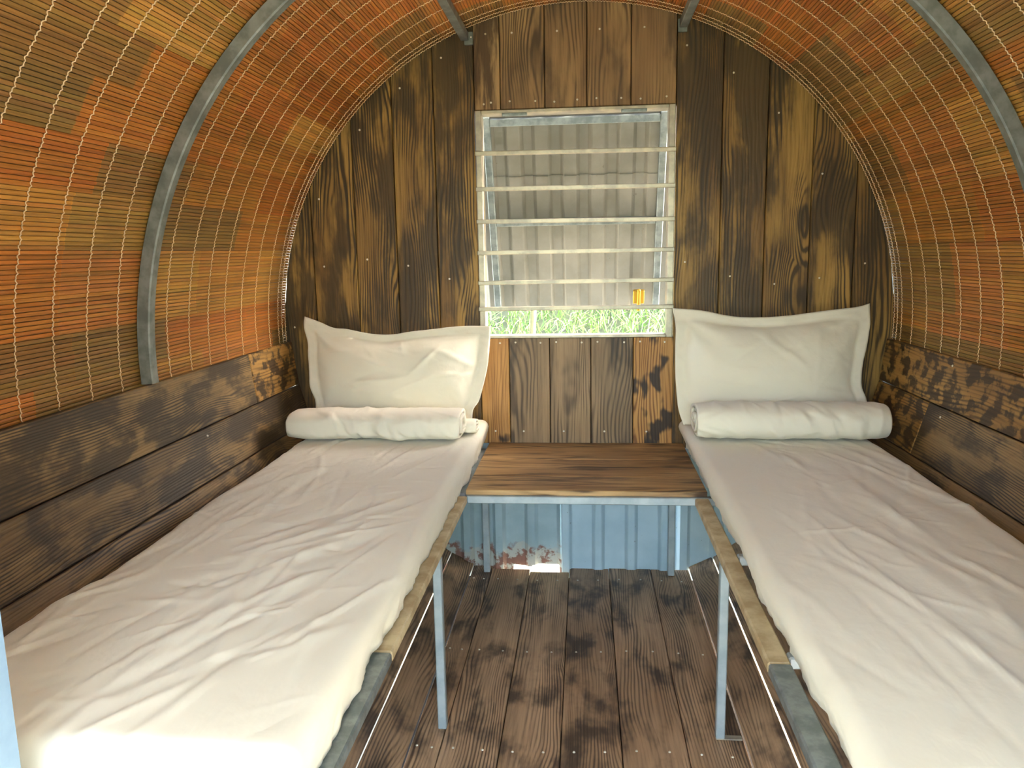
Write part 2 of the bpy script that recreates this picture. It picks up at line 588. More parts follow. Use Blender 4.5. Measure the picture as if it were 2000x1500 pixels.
# ------------------------------------------------------------------ bamboo lining
def build_mat():
    root = empty('ceiling', (0, 1.65, CZ))
    tag(root, 'curved ceiling lined with orange brown bamboo slats and pale stitching', 'ceiling', kind='structure')
    a0, a1 = math.radians(-6.5), math.radians(186.5)
    pitch = 0.0086/RM
    N = int((a1-a0)/pitch)
    y0, y1 = YF+0.02, YW-0.006
    pal = [srgb(192, 134, 60), srgb(172, 128, 62), srgb(158, 118, 58), srgb(190, 118, 48), srgb(176, 106, 42), srgb(200, 146, 68),
           srgb(152, 110, 54), srgb(190, 124, 58), srgb(146, 110, 56), srgb(180, 120, 50), srgb(184, 112, 46)]
    r = random.Random(21)
    slats = []
    k = 0
    while k < N:
        gn = min(r.randint(7, 22), N-k)
        ys = [y0]
        y = y0+r.uniform(0.05, 0.4)
        while y < y1-0.06:
            ys.append(y); y += r.uniform(0.24, 0.5)
        ys.append(y1)
        cols = [r.choice(pal) for _ in ys]
        for i in range(gn):
            slats.append((k, ys, cols))
            k += 1
    prof = [(-0.5, 0.0), (-0.42, 1.0), (0.0, 1.5), (0.42, 1.0), (0.5, 0.0)]   # across, towards the axis

    def slat_geo(k, ys, cols, V, Fc, Cc):
        am = a0+(k+0.5)*pitch
        jit = r.uniform(-0.003, 0.003); br = r.uniform(0.82, 1.16); dr = r.uniform(-0.0006, 0.0006)
        w = 0.0086*r.uniform(0.90, 0.985)
        tilt = r.uniform(-0.0006, 0.0006)
        rows = []
        for i in range(len(ys)-1):
            ya = ys[i]+(jit if i else 0); yb = ys[i+1]+(jit if i < len(ys)-2 else 0)
            c = [ch*br*r.uniform(0.93, 1.07) for ch in cols[i]]
            rows += [(ya, 0.0004 if i else 0, c), (ya+0.006, 0, c), (yb-0.004, 0, c)]
            nodec = [min(1, ch*1.25) for ch in c]
            rows += [(yb-0.0005, 0.0004, nodec)]
        ca, sa = math.cos(am), math.sin(am)
        base = len(V); npf = len(prof)
        for (y, dn, c) in rows:
            for (u, h) in prof:
                rad = RM+0.004-(h*0.0017+dn)+dr+tilt*u
                tx = u*w
                V.append((rad*ca-tx*sa, y, CZ+rad*sa+tx*ca))
                Cc.append((*c, 1))
        for i in range(len(rows)-1):
            for j in range(npf-1):
                a = base+i*npf+j
                Fc.append((a, a+1, a+npf+1, a+npf))
        nb = base+(len(rows)-1)*npf
        for i in range(len(rows)-1):
            a = base+i*npf
            Fc.append((a, a+npf, a+2*npf-1, a+npf-1))

    def emit(name, V, Fc, Cc):
        me = mesh(name, V, Fc)
        at = me.color_attributes.new('tint', 'FLOAT_COLOR', 'POINT')
        at.data.foreach_set('color', np.array(Cc, 'f').ravel())
        return link(name, me, root, Matrix(), M_BAMBOO, False)

    mid = N//2
    order = sorted(range(N), key=lambda q: -abs(q-mid))
    single = set(order[:296])
    V2, F2, C2 = [], [], []
    for (kk, ys, cols) in slats:
        if kk in single:
            V, Fc, Cc = [], [], []
            slat_geo(kk, ys, cols, V, Fc, Cc)
            emit('slat', V, Fc, Cc)
        else:
            slat_geo(kk, ys, cols, V2, F2, C2)
    o = emit('crown_slats', V2, F2, C2)
    tag(o, kind='stuff')
    # stitching threads across the slats
    ty = [2.584, 2.556, 2.522, 2.445]
    y = 2.345
    while y > y0+0.02:
        ty.append(y); y -= 0.1045
    for q, yt in enumerate(ty):
        n = N*3
        i = np.arange(n+1)
        ang = a0+(a1-a0)*i/n
        per = i/3.0
        wob = 0.010*fbm(ang*2.2+q*9.1, ang*0+q*3.3, 3)*(0.25 if yt > 2.5 else 1.0)
        yy = yt+wob+0.0017*np.sin(per*PI*0.9+q)+0.0012*vnoise(per*1.1, per*0+q)
        rad = RM-0.0004-0.0014*np.cos(per*2*PI)
        rt = 0.0012
        V = []
        for s in range(4):
            th = s*PI/2+PI/4
            V.append(np.stack([(rad+rt*math.cos(th))*np.cos(ang), yy+rt*math.sin(th), CZ+(rad+rt*math.cos(th))*np.sin(ang)], -1))
        V = np.stack(V, 1).reshape(-1, 3)
        Fc = []
        for a in range(n):
            for s in range(4):
                t = (s+1) % 4
                Fc.append((a*4+s, a*4+t, (a+1)*4+t, (a+1)*4+s))
        Fc += [(3, 2, 1, 0), (4*n, 4*n+1, 4*n+2, 4*n+3)]
        link('thread', mesh('thread', V, Fc), root, Matrix(), M_THREAD, True)


build_mat()


# ------------------------------------------------------------------ back wall
def wall_poly(x0, x1, zlo, zhi, r):
    """board between x0 and x1, clipped by the circle of radius r; None = follow the circle"""
    def circ(x, s):
        return CZ+s*math.sqrt(max(r*r-x*x, 0))
    n = 8
    xs = [x0+(x1-x0)*i/n for i in range(n+1)]
    top = [(x, min(circ(x, 1), zhi)) for x in xs]
    bot = [(x, max(circ(x, -1), zlo)) for x in xs]
    pts = bot+top[::-1]
    out = []
    for p in pts:
        if not out or abs(p[0]-out[-1][0])+abs(p[1]-out[-1][1]) > 1e-5:
            out.append(p)
    # drop collinear points
    res = []
    m = len(out)
    for i in range(m):
        a, b, c = out[i-1], out[i], out[(i+1) % m]
        if abs((b[0]-a[0])*(c[1]-b[1])-(b[1]-a[1])*(c[0]-b[0])) > 1e-7:
            res.append(b)
    return res


def build_back_wall():
    root = empty('wall_back', (0, YW, 0))
    tag(root, 'end wall of upright charred pine boards around the window', 'wall', kind='structure')
    g = 0.0012
    rr = RM+0.004

    def board(x0, x1, zlo, zhi, mat, dy=0.0, screws=()):
        poly = wall_poly(x0+g, x1-g, zlo, zhi, rr)
        cx = (x0+x1)/2
        cz = sum(p[1] for p in poly)/len(poly)
        loc = [(x-cx, z-cz) for x, z in poly]
        o = link('board', prism_me('board', loc, 0.018, 0.002), root,
                 frame_m((cx, YW+dy, cz), (1, 0, 0), (0, 0, 1), (0, -1, 0)), mat)
        for (sx, sz) in screws:
            screw(o, (sx, YW+dy-0.001, sz), (0, -1, 0))
        return o

    left = [-0.9935, -0.884, -0.735, -0.598, -0.461, -0.328]
    right = [0.305, 0.448, 0.587, 0.726, 0.863, 0.9935]
    for xs in (left, right):
        for i in range(len(xs)-1):
            x0, x1 = xs[i], xs[i+1]
            xc = (x0+x1)/2
            zt = CZ+math.sqrt(max(rr*rr-max(abs(x0), abs(x1))**2, 0))
            sc = [(x0+0.03, zt-0.035), (x0+0.035, 1.02+0.05*math.sin(7*xc))]
            sc = [s for s in sc if (s[0]**2+(s[1]-CZ)**2) < (rr-0.03)**2]
            board(x0, x1, 0.43, 9, W_WALL, (0.0, 0.0015, -0.001, 0.001)[i % 4], sc)
    top = [-0.328, -0.245, -0.104, 0.028, 0.165, 0.305]
    for i in range(5):
        x0, x1 = top[i], top[i+1]
        zb = 1.532
        board(x0, x1, zb, 9, W_BENCH if i == 0 else W_TOP, -0.003 if i % 2 else -0.002,
              [(x0+0.03, zb+0.018+0.006*(i % 2)), (x1-0.03, zb+0.022), (x0+0.04, 1.76)])
    low = [-0.328, -0.232, -0.097, 0.039, 0.178, 0.309]
    for i in range(5):
        x0, x1 = low[i], low[i+1]
        board(x0, x1, 0.445, 0.803, W_OCHRE if i in (0, 4) else W_GREY, (-0.001, -0.002, 0, -0.001, -0.002)[i],
              [(x0+0.022, 0.789), (x1-0.03, 0.787), (x0+0.045, 0.487), ])
    # dark sheet behind the boards, with the window opening left free
    bm = bmesh.new()
    for (x0, x1, zl, zh) in ((-1.0112, -0.345, 0.40, 9), (0.32, 1.0112, 0.40, 9), (-0.345, 0.32, 1.5305, 9), (-0.345, 0.32, 0.40, 0.8025)):
        poly = wall_poly(x0, x1, zl, zh, 1.0114)
        a = [bm.verts.new((x, YW+0.021, z)) for x, z in poly]
        b = [bm.verts.new((x, YW+0.024, z)) for x, z in poly]
        bm.faces.new(a); bm.faces.new(b[::-1])
        for i in range(len(a)):
            j = (i+1) % len(a)
            bm.faces.new((a[i], b[i], b[j], a[j]))
    link('backing_sheet', bm_mesh('backing_sheet', bm), root, None, M_DARK)

    # corrugated metal under the bench
    def corr(name, x0, x1, z0, z1, y, mat, pitch=0.112, ph=0.0, dep=0.012, wavy=None):
        n = int((x1-x0)/0.004)
        V = []; Fc = []
        for i in range(n+1):
            x = x0+(x1-x0)*i/n
            t = ((x-x0)/pitch+ph) % 1.0
            h = np.interp(t, [0, 0.55, 0.64, 0.86, 0.95, 1], [0, 0, 1, 1, 0, 0])
            zb = z0+(wavy(x) if wavy else 0)
            for zz in np.linspace(zb, z1, 5):
                V.append((x-x0, y-dep*h, zz))
        me = mesh(name, [(a, b-y, c-z0) for a, b, c in V], grid_faces(n+1, 5))
        o = link(name, me, root, Matrix.Translation((x0, y, z0)), mat, False)
        sm = o.modifiers.new('thickness', 'SOLIDIFY')
        sm.thickness = 0.0015
        return o
    rg = random.Random(5)

    def ragged(x):
        return -0.10 if not (-0.235 < x < -0.07) else 0.004+0.008*float(vnoise(np.array(x*22.0), np.array(3.3)))+(0.005 if x > -0.165 else 0)
    corr('corrugated_sheet', -0.80, -0.055, 0.0, 0.445, YW+0.012, M_BLUE_OLD, ph=0.1, wavy=ragged)
    corr('corrugated_sheet', -0.063, 0.306, -0.10, 0.445, YW+0.004, M_BLUE, ph=0.62)
    corr('corrugated_sheet', 0.296, 0.80, -0.16, 0.445, YW+0.0132, M_BLUE, ph=0.25)
    return root


build_back_wall()


# ------------------------------------------------------------------ window
def build_window():
    root = empty('window_1', (0, YW, 0.806))
    tag(root, 'barred window opening with bare steel frame in the end wall', 'window', kind='structure')
    xl, xr, zb, zt = -0.326, 0.303, 0.803, 1.530
    y0, y1 = YW-0.012, YW+0.045
    box('frame_stile', (xl, y0, zb), (xl+0.020, y1, zt), M_FRAME, root)
    box('frame_stile', (xr-0.020, y0, zb), (xr, y1, zt), M_FRAME, root)
    box('frame_head', (xl+0.020, y0+0.002, zt-0.012), (xr-0.020, y1, zt), M_FRAME, root)
    box('frame_sill', (xl+0.020, y0+0.004, zb), (xr-0.020, y1, zb+0.010), M_FRAME, root)
    for (zl, zr) in ((1.397, 1.393), (1.286, 1.283), (1.184, 1.180), (1.084, 1.085), (0.987, 0.989), (0.902, 0.903)):
        bm = bmesh.new()
        bmesh.ops.create_cube(bm, size=1.0)
        for v in bm.verts:
            t = v.co.x+0.5
            v.co = (xl-0.002+t*(xr-xl+0.004), y0-0.007+(v.co.y)*0.010, zl+(zr-zl)*t+v.co.z*0.0135)
        bevel_all(bm, 0.002, 1)
        link('grille_bar', bm_mesh('grille_bar', bm), root, None, M_FRAME)
    for (hx) in (-0.20, 0.175):
        box('hinge', (hx-0.04, y0-0.001, zt-0.020), (hx+0.04, y0+0.010, zt-0.010), M_GALV, root)

    # shutter: corrugated sheet on a tube frame, hung from the top and propped open
    sh = empty('window_shutter', (-0.012, YW+0.066, 1.522))
    tag(sh, 'corrugated metal window shutter on a tube frame, propped open behind the grille', 'shutter')
    ang = math.radians(22)
    A = Matrix.Translation((-0.012, YW+0.066, 1.522)) @ Matrix.Rotation(ang, 4, 'X')

    def lbox(name, lo, hi, mat, par=sh):
        s = [b-a for a, b in zip(lo, hi)]
        c = [(a+b)/2 for a, b in zip(lo, hi)]
        return link(name, box_me(name, *s, 0.002), par, A @ Matrix.Translation(c), mat)
    L = 0.712; hw = 0.300
    lbox('frame_stile', (-hw, -0.012, -L+0.03), (-hw+0.024, 0.012, 0.0), M_GALV)
    lbox('frame_stile', (hw-0.024, -0.012, -L+0.03), (hw, 0.012, 0.0), M_GALV)
    lbox('frame_rail', (-hw+0.024, -0.012, -0.030), (hw-0.024, 0.012, -0.006), M_GALV)
    lbox('frame_rail', (-hw+0.024, -0.011, -0.372), (hw-0.024, 0.012, -0.352), M_GALV)
    n = 168; pitch = 0.094
    for (za, zb, oy) in ((0.040, -0.235, 0.0165), (-0.205, -L, 0.0140)):
        V = []
        for i in range(n+1):
            x = -0.335+0.67*i/n
            t = (x/pitch+0.3) % 1.0
            h = np.interp(t, [0, 0.34, 0.46, 0.78, 0.9, 1], [0, 0, 1, 1, 0, 0])
            for q in (0, 0.3, 0.6, 0.85, 1.0):
                V.append((x, oy+0.014*h, za+(zb-za)*q-(0.004*math.sin(x*2*PI/pitch) if (q == 1.0 and zb == -L) else 0)))
        o = link('sheet', mesh('sheet', V, grid_faces(n+1, 5)), sh, A, M_ZINC)
        o.modifiers.new('thickness', 'SOLIDIFY').thickness = 0.001
    lat = lbox('latch', (0.205, -0.028, -L+0.045), (0.245, -0.012, -L+0.095), M_BRASS)
    link('latch_bolt', box_me('latch_bolt', 0.012, 0.012, 0.085, 0.003), lat, A @ Matrix.Translation((0.225, -0.033, -L+0.062)), M_BRASS)


build_window()


# ------------------------------------------------------------------ side walls and floor
def polar(r, deg):
    """point on the hull: deg measured from straight down, + to the right"""
    a = math.radians(deg)
    return Vector((r*math.sin(a), 0, CZ-r*math.cos(a)))


def chord_board(name, p, q, y0, y1, mat, root, th=0.018, bev=0.002):
    """board running along Y whose inner face goes from p to q in the XZ plane"""
    w = (q-p).length
    t = (q-p).normalized()
    mid = (p+q)/2
    inner = Vector((0, 0, CZ))-mid
    nrm = Vector((-t.z, 0, t.x))
    if nrm.dot(inner) < 0:
        nrm = -nrm
    ya = Vector((0, 1, 0))
    xa = ya.cross(nrm)
    L = y1-y0
    poly = [(-w/2, -L/2), (w/2, -L/2), (w/2, L/2), (-w/2, L/2)]
    org = (mid.x, (y0+y1)/2, mid.z)
    return link(name, prism_me(name, poly, th, bev), root, frame_m(org, xa, ya, nrm), mat), nrm, t


def on_hull(z, r, side):
    return Vector((side*math.sqrt(r*r-(z-CZ)**2), 0, z))


def build_sides():
    for side, nm, zs in ((-1, 'wall_left', [0.802, 0.654, 0.531, 0.400, 0.280]), (1, 'wall_right', [0.796, 0.662, 0.515, 0.390, 0.275])):
        root = empty(nm, (side*0.95, 1.65, 0.30))
        tag(root, 'low wall of dark brushed pine boards beside the %s bed' % ('left' if side < 0 else 'right'), 'wall', kind='structure')
        R = 0.972
        for i in range(4):
            p, q = on_hull(zs[i]-0.0012, R, side), on_hull(zs[i+1]+0.0012, R, side)
            ends = [(YF+0.03, YW-0.02)]
            if side < 0 and i == 0: ends = [(YF+0.03, 2.232), (2.235, YW-0.02)]
            if side > 0 and i == 1: ends = [(YF+0.03, 2.205), (2.208, YW-0.02)]
            for e, (ya, yb) in enumerate(ends):
                mat = W_SIDE
                if (len(ends) == 2 and e == 1) or (side > 0 and i == 0): mat = W_SWIRL
                o, nrm, t = chord_board('board', p, q, ya, yb, mat, root)
                mid = (p+q)/2
                if i < 2 and yb-ya > 1:
                    for yy in ((1.93,) if side < 0 else (1.70, 2.15)):
                        if side < 0 and i == 0: continue
                        for s in (-0.34,):
                            pos = mid+t*((p-q).length*s)+nrm*0.001
                            screw(o, (pos.x, yy+s*0.1, pos.z), nrm)
        # batten added to block daylight between the boards and the outer shell
        xa, xb = sorted((side*0.9805, side*1.0035))
        box('leak_stop_batten', (xa, YF+0.03, 0.712), (xb, YW-0.02, 0.726), W_SIDE, root, 0.001)
    return


build_sides()


def build_floor():
    root = empty('floor', (0, 1.65, 0))
    tag(root, 'scorched brown plank floor rising into the curved sides', 'floor', kind='structure')
    xs = [-0.372, -0.303, -0.171, -0.036, 0.099, 0.242, 0.372]
    y0, y1 = YF-0.02, YW-0.006
    g = 0.0011
    for i in range(len(xs)-1):
        dz = (0, 0.0012, 0, -0.001, 0.001, 0)[i]
        segs = [(y0, (YW+0.010, y1-0.012, y1-0.030, YW+0.003, YW+0.003, YW+0.003)[i])]
        for (ya, yb) in segs:
            p, q = Vector((xs[i]+g, 0, dz)), Vector((xs[i+1]-g, 0, dz))
            o, nrm, t = chord_board('board', p, q, ya, yb, W_FLOOR, root, 0.02, 0.0016)
            for yy in (1.58, 2.02, 2.50):
                for f in (0.22, 0.72):
                    screw(o, (xs[i]+f*(xs[i+1]-xs[i]), yy+0.01*math.sin(9*xs[i]+f), dz+0.001), (0, 0, 1), 0.0032)
    R = 0.92
    for side in (-1, 1):
        a = [23.85, 29.15, 39.0, 48.5, 57.5]
        for i in range(4):
            gap = -0.06 if i == 0 else 0.02
            if i == 1: gap = 0.22 if side > 0 else 0.15
            p, q = polar(R, side*(a[i]+gap)), polar(R, side*(a[i+1]-0.02))
            ye = YW+0.010
            chord_board('side_board', p, q, y0, ye, W_FLOOR, root, 0.012, 0.0016)
        # last board closes up to the low side wall
        q = polar(R, side*57.5)
        e = on_hull(0.281 if side < 0 else 0.276, 0.972, side)
        chord_board('side_board', q, e, y0, YW+0.010, W_FLOOR, root, 0.018, 0.0016)
    box('leak_stop_plate', (-0.400, y0, -0.0235), (0.400, y1-0.03, -0.0205), M_DARK, root, 0)  # added plate that stops light leaking up through the floor joints
    # joists under the boards
    for yy in (0.9, 1.58, 2.03, 2.52):
        box('joist', (-0.40, yy-0.02, -0.066), (0.40, yy+0.02, -0.0240), M_GALV, root)


build_floor()


# ------------------------------------------------------------------ front wall with the doorway
def build_front():
    root = empty('wall_front', (0, YF, 0))
    tag(root, 'front wall boards either side of the open doorway', 'wall', kind='structure')
    for side in (-1, 1):
        xs = [0.64, 0.76, 0.88, 0.985]
        for i in range(3):
            x0, x1 = sorted((side*xs[i], side*xs[i+1]))
            poly = wall_poly(x0+0.001, x1-0.001, -0.2, 9, 1.005)
            cx = (x0+x1)/2
            loc = [(x-cx, z-0.8) for x, z in poly]
            link('board', prism_me('board', loc, 0.018, 0.001), root,
                 frame_m((cx, YF-0.02, 0.8), (-1, 0, 0), (0, 0, 1), (0, 1, 0)), W_WALL).data.transform(Matrix.Scale(-1, 4, (1, 0, 0))) 
    d = empty('door_1', (0, YF-0.03, 0))
    tag(d, 'open doorway with pale blue steel posts', 'doorway', kind='structure')
    for side in (-1, 1):
        x0, x1 = sorted((side*0.585, side*0.637))
        box('door_post', (x0, YF-0.05, -0.10), (x1, YF, 1.62), M_POST, d, 0.003)


build_front()


# ------------------------------------------------------------------ steel arch and roof bars
def build_arch():
    root = None
    a0, a1 = math.radians(-2.95), math.radians(182.75)
    n = 120
    V = []
    yc = 1.70; hw = 0.0135; ro, ri = 0.9865, 0.958
    bev = 0.003
    prof = [(ro, -hw), (ri+bev, -hw), (ri, -hw+bev), (ri, hw-bev), (ri+bev, hw), (ro, hw)]
    k = len(prof)
    for i in range(n+1):
        a = a0+(a1-a0)*i/n
        for r, y in prof:
            V.append((r*math.cos(a), y, r*math.sin(a)))
    Fc = []
    for i in range(n):
        for j in range(k):
            t = (j+1) % k
            Fc.append((i*k+j, i*k+t, (i+1)*k+t, (i+1)*k+j))
    Fc += [tuple(range(k))[::-1], tuple(n*k+j for j in range(k))]
    me = mesh('steel_arch', V, Fc)
    o = link('steel_arch', me, None, Matrix.Translation((0, yc, CZ)), M_ARCH)
    tag(o, 'grey square steel tube arch bent around the bamboo ceiling', 'arch')
    for x, lab in ((-0.352, 'grey steel roof bar left of the header boards'), (0.322, 'grey steel roof bar right of the header boards')):
        zc = CZ+math.sqrt(0.972**2-x*x)-0.004
        r = empty('roof_bar', (x, YW-0.002, zc))
        tag(r, lab, 'bar', 'roof bars')
        box('tube', (x-0.0125, YF+0.03, zc-0.0125), (x+0.0125, YW-0.014, zc+0.0125), M_ARCH, r)
        s = 1 if x < 0 else -0.2
        pl = box('end_plate', (x-0.014+0.012*s, YW-0.0135, zc-0.024), (x+0.014+0.012*s, YW-0.0035, zc+0.014), M_ARCH, r, 0.001)
        if x < 0: screw(pl, (x+0.02, YW-0.014, zc-0.002), (0, -1, 0), 0.003)


build_arch()


# ------------------------------------------------------------------ bench
def build_bench():
    b = empty('bench', (0, 2.33, 0))
    tag(b, 'low bench of scorched boards between the two beds', 'bench')
    zt = 0.449
    ys = [2.050, 2.190, 2.375, YW-0.008]
    for i in range(3):
        ya, yb = ys[i]+0.0008, ys[i+1]-0.0008
        L = 0.646
        poly = [(-(yb-ya)/2, -L/2), ((yb-ya)/2, -L/2), ((yb-ya)/2, L/2), (-(yb-ya)/2, L/2)]
        link('board', prism_me('board', poly, 0.014, 0.0015), b,
             frame_m((0.019, (ya+yb)/2, zt), (0, 1, 0), (-1, 0, 0), (0, 0, 1)), W_BENCH)
    box('front_rail', (-0.300, 2.040, 0.4135), (0.385, 2.062, 0.4345), M_LEG, b, 0.002)
    for x in (-0.318, 0.306):
        box('leg', (x-0.011, 2.545, 0.0015), (x+0.011, 2.567, 0.4345), M_LEG, b, 0.002)
    for x in (-0.318, 0.306):
        box('side_rail', (x-0.010, 2.063, 0.414), (x+0.010, 2.544, 0.4345), M_LEG, b, 0.002)


build_bench()


# ------------------------------------------------------------------ bed frames
def build_bed_frame(side):
    r = empty('bed_frame', (side*0.58, 1.42, 0))
    tag(r, 'steel tube bed frame under the %s mattress' % ('left' if side < 0 else 'right'), 'bed frame', 'steel bed frames')

    def bx(name, xa, xb, ya, yb, za, zb, mat, bev=0.003):
        x0, x1 = sorted((side*xa, side*xb))
        return box(name, (x0, ya, za), (x1, yb, zb), mat, r, bev)
    xi = 0.299 if side < 0 else 0.308
    zt = 0.436
    bx('rail', xi, xi+0.036, 1.19, 2.036, zt-0.020, zt, M_DUSTY)
    bx('rail', xi, xi+0.036, 0.79, 1.1895, zt-0.020, zt, M_GALV)
    bx('outer_rail', 0.80, 0.83, 0.79, 2.45, zt-0.020, zt, M_GALV)
    for y in (0.80, 1.22, 1.645, 2.04, 2.42):
        x0 = xi+0.037 if y < 2.1 else 0.42
        if abs(y-2.04) < 0.01:
            x0 = 0.388
        bx('cross_bar', x0, 0.7995, y-0.011, y+0.011, zt-0.022, zt-0.001, M_LEG)
    for y in (0.815, 1.650):
        lg = bx('leg', xi+0.001, xi+0.021, y-0.010, y+0.010, 0.0015, zt-0.0205, M_LEG, 0.002)
        if side > 0:
            x0 = xi+0.001
            link('foot_plate', box_me('foot_plate', 0.058, 0.016, 0.003, 0.0008), lg, Matrix.Translation((x0+0.029, y-0.003, 0.0035)), M_FRAME)
    for y in (0.815, 2.40):
        zf = CZ-math.sqrt(0.92**2-0.74**2)
        bx('stub_leg', 0.735, 0.755, y-0.010, y+0.010, zf+0.004, zt-0.0225, M_LEG, 0.002)


build_bed_frame(-1)
build_bed_frame(1)


# ------------------------------------------------------------------ mattresses
def creases(X, Y, seed, n, amp, box_, ang_mu, ang_sd, wid=(0.004, 0.014), length=(0.12, 0.5)):
    g = np.random.default_rng(seed)
    h = np.zeros_like(X)
    for _ in range(n):
        cx = g.uniform(box_[0], box_[1]); cy = g.uniform(box_[2], box_[3])
        a = g.normal(ang_mu, ang_sd)
        L = g.uniform(*length)/2; s = g.uniform(*wid); A = amp*g.uniform(0.25, 1.0)*(1 if g.random() < 0.65 else -0.8)
        dx, dy = math.cos(a), math.sin(a)
        t = (X-cx)*dx+(Y-cy)*dy
        d = -(X-cx)*dy+(Y-cy)*dx+g.normal(0, 0.25)*t*t
        d = d+0.006*vnoise(t*9+cx*50, t*0+cy*30)
        # asymmetrical fold
        prof = np.exp(-(d/s)**2)*(1+0.5*np.tanh(d/s))
        h += A*prof*np.clip(1-(t/L)**2, 0, 1)
    return h


def rounded_box_grid(hx, hy, hz, r, step):
    """six faces of a box as grids, rounded; returns verts, faces (merged later)"""
    bm = bmesh.new()
    cache = {}
    nx, ny, nz = max(2, int(2*hx/step)), max(2, int(2*hy/step)), max(2, int(2*hz/0.010))
    ax = np.linspace(-hx, hx, nx+1); ay = np.linspace(-hy, hy, ny+1); az = np.linspace(-hz, hz, nz+1)
    V = []; Fc = []; idx = {}

    def vid(i, j, k):
        key = (i, j, k)
        if key not in idx:
            idx[key] = len(V)
            V.append((ax[i], ay[j], az[k]))
        return idx[key]
    for i in range(nx):
        for j in range(ny):
            Fc.append((vid(i, j, nz), vid(i+1, j, nz), vid(i+1, j+1, nz), vid(i, j+1, nz)))
    for k in range(nz):
        for j in range(ny):
            Fc.append((vid(0, j, k), vid(0, j, k+1), vid(0, j+1, k+1), vid(0, j+1, k)))
            Fc.append((vid(nx, j, k), vid(nx, j+1, k), vid(nx, j+1, k+1), vid(nx, j, k+1)))
        for i in range(nx):
            Fc.append((vid(i, 0, k), vid(i+1, 0, k), vid(i+1, 0, k+1), vid(i, 0, k+1)))
            Fc.append((vid(i, ny, k), vid(i, ny, k+1), vid(i+1, ny, k+1), vid(i+1, ny, k)))
    # coarse bottom fan: a single ngon
    bot = [vid(i, 0, 0) for i in range(nx)]+[vid(nx, j, 0) for j in range(ny)]+[vid(i, ny, 0) for i in range(nx, 0, -1)]+[vid(0, j, 0) for j in range(ny, 0, -1)]
    Fc.append(tuple(bot[::-1]))
    bm.free()
    V = np.array(V)
    h = np.array([hx, hy, hz])
    q = np.clip(V, -(h-r), h-r)
    d = V-q
    ln = np.linalg.norm(d, axis=1, keepdims=True)
    N = np.where(ln > 1e-9, d/np.maximum(ln, 1e-9), 0)
    keep_bottom = V[:, 2] < -hz+r
    P = q+N*r
    # square lower edge
    low = V[:, 2] < 0
    hor = V.copy(); hor[:, 2] = 0
    qh = np.clip(hor, -(h-r), h-r); qh[:, 2] = 0
    dh = hor-qh; lh = np.linalg.norm(dh, axis=1, keepdims=True)
    Nh = np.where(lh > 1e-9, dh/np.maximum(lh, 1e-9), 0)
    Pl = qh+Nh*r; Pl[:, 2] = V[:, 2]
    P[low] = Pl[low]; N[low] = Nh[low]
    return P, N, Fc


def build_mattress(side):
    x_in, x_out = (0.300, 0.838) if side < 0 else (0.322, 0.840)
    y0, y1 = 0.765, 2.565
    z0, z1 = 0.4385, 0.538
    cx, cy, cz = side*(x_in+x_out)/2, (y0+y1)/2, (z0+z1)/2
    hx, hy, hz = (x_out-x_in)/2, (y1-y0)/2, (z1-z0)/2
    P, N, Fc = rounded_box_grid(hx, hy, hz, 0.026, 0.0058)
    X, Y, Z = P[:, 0]+cx, P[:, 1]+cy, P[:, 2]+cz
    up = np.clip(N[:, 2], 0, 1)
    sidew = 1-up
    h = 0.005*fbm(X*4, Y*2.4, 3)
    if side < 0:
        h = h+creases(X, Y, 5, 90, 0.0042, (-0.84, -0.32, 0.8, 2.3), 1.25, 0.28, (0.004, 0.012), (0.15, 0.6))
        h = h+creases(X, Y, 6, 10, 0.0045, (-0.80, -0.40, 0.85, 2.0), 1.15, 0.2, (0.010, 0.022), (0.25, 0.6))
        h = h+creases(X, Y, 8, 6, 0.004, (-0.66, -0.45, 1.05, 1.5), 0.1, 0.25, (0.006, 0.012), (0.10, 0.2))
        h = h+creases(X, Y, 7, 90, 0.0028, (-0.84, -0.32, 0.8, 2.3), 0.9, 0.6, (0.003, 0.007), (0.06, 0.2))
    else:
        h = h+creases(X, Y, 15, 50, 0.0036, (0.34, 0.84, 0.8, 2.3), 1.62, 0.22, (0.006, 0.016), (0.2, 0.7))
        h = h+creases(X, Y, 16, 12, 0.0050, (0.55, 0.84, 0.8, 2.1), 1.70, 0.15, (0.014, 0.030), (0.3, 0.7))
        h = h+creases(X, Y, 17, 70, 0.0024, (0.34, 0.84, 0.8, 2.3), 1.9, 0.6, (0.003, 0.008), (0.06, 0.2))
    # hanging side: vertical puckers and wavy hem
    zr = np.clip((z1-Z)/(z1-z0), 0, 1)
    run = Y*1.0+X*1.0
    side_h = (0.010*fbm(run*9+3*side, Z*6, 3)+0.0065*fbm(run*30, Z*14+run*9, 3))*smoothstep(zr, 0.10, 0.8)
    disp = h*(0.35+0.65*up)+side_h*sidew
    P = P+N*disp[:, None]
    # soft crowned top and slightly irregular edges
    inner = (X*side < (x_in+x_out)/2)
    lean = (0.020 if side < 0 else 0.030)*smoothstep(zr, 0.1, 1.0)
    P[:, 0] += side*np.where(inner, lean*sidew*np.clip(np.abs(N[:, 0])*2, 0, 1), 0)
    P[:, 0] += side*np.where(inner, 0.006*fbm(Y*5, Y*0+2, 2), 0.016*fbm(Y*3.1, Y*0+7, 2))
    P[:, 2] += 0.004*(1-((X-cx)/hx)**2)*up
    hem = np.where(Z < z0+0.012, 0.010*fbm(run*11, run*0+1.5, 2), 0)
    P[:, 2] += np.clip(hem, -0.0005, 0.01)
    me = mesh('mattress', P, Fc)
    o = link('mattress', me, None, Matrix.Translation((cx, cy, cz)), M_CLOTH, True)
    tag(o, 'thin mattress in a creased cream sheet on the %s bed frame' % ('left' if side < 0 else 'right'), 'mattress', 'sheeted mattresses')


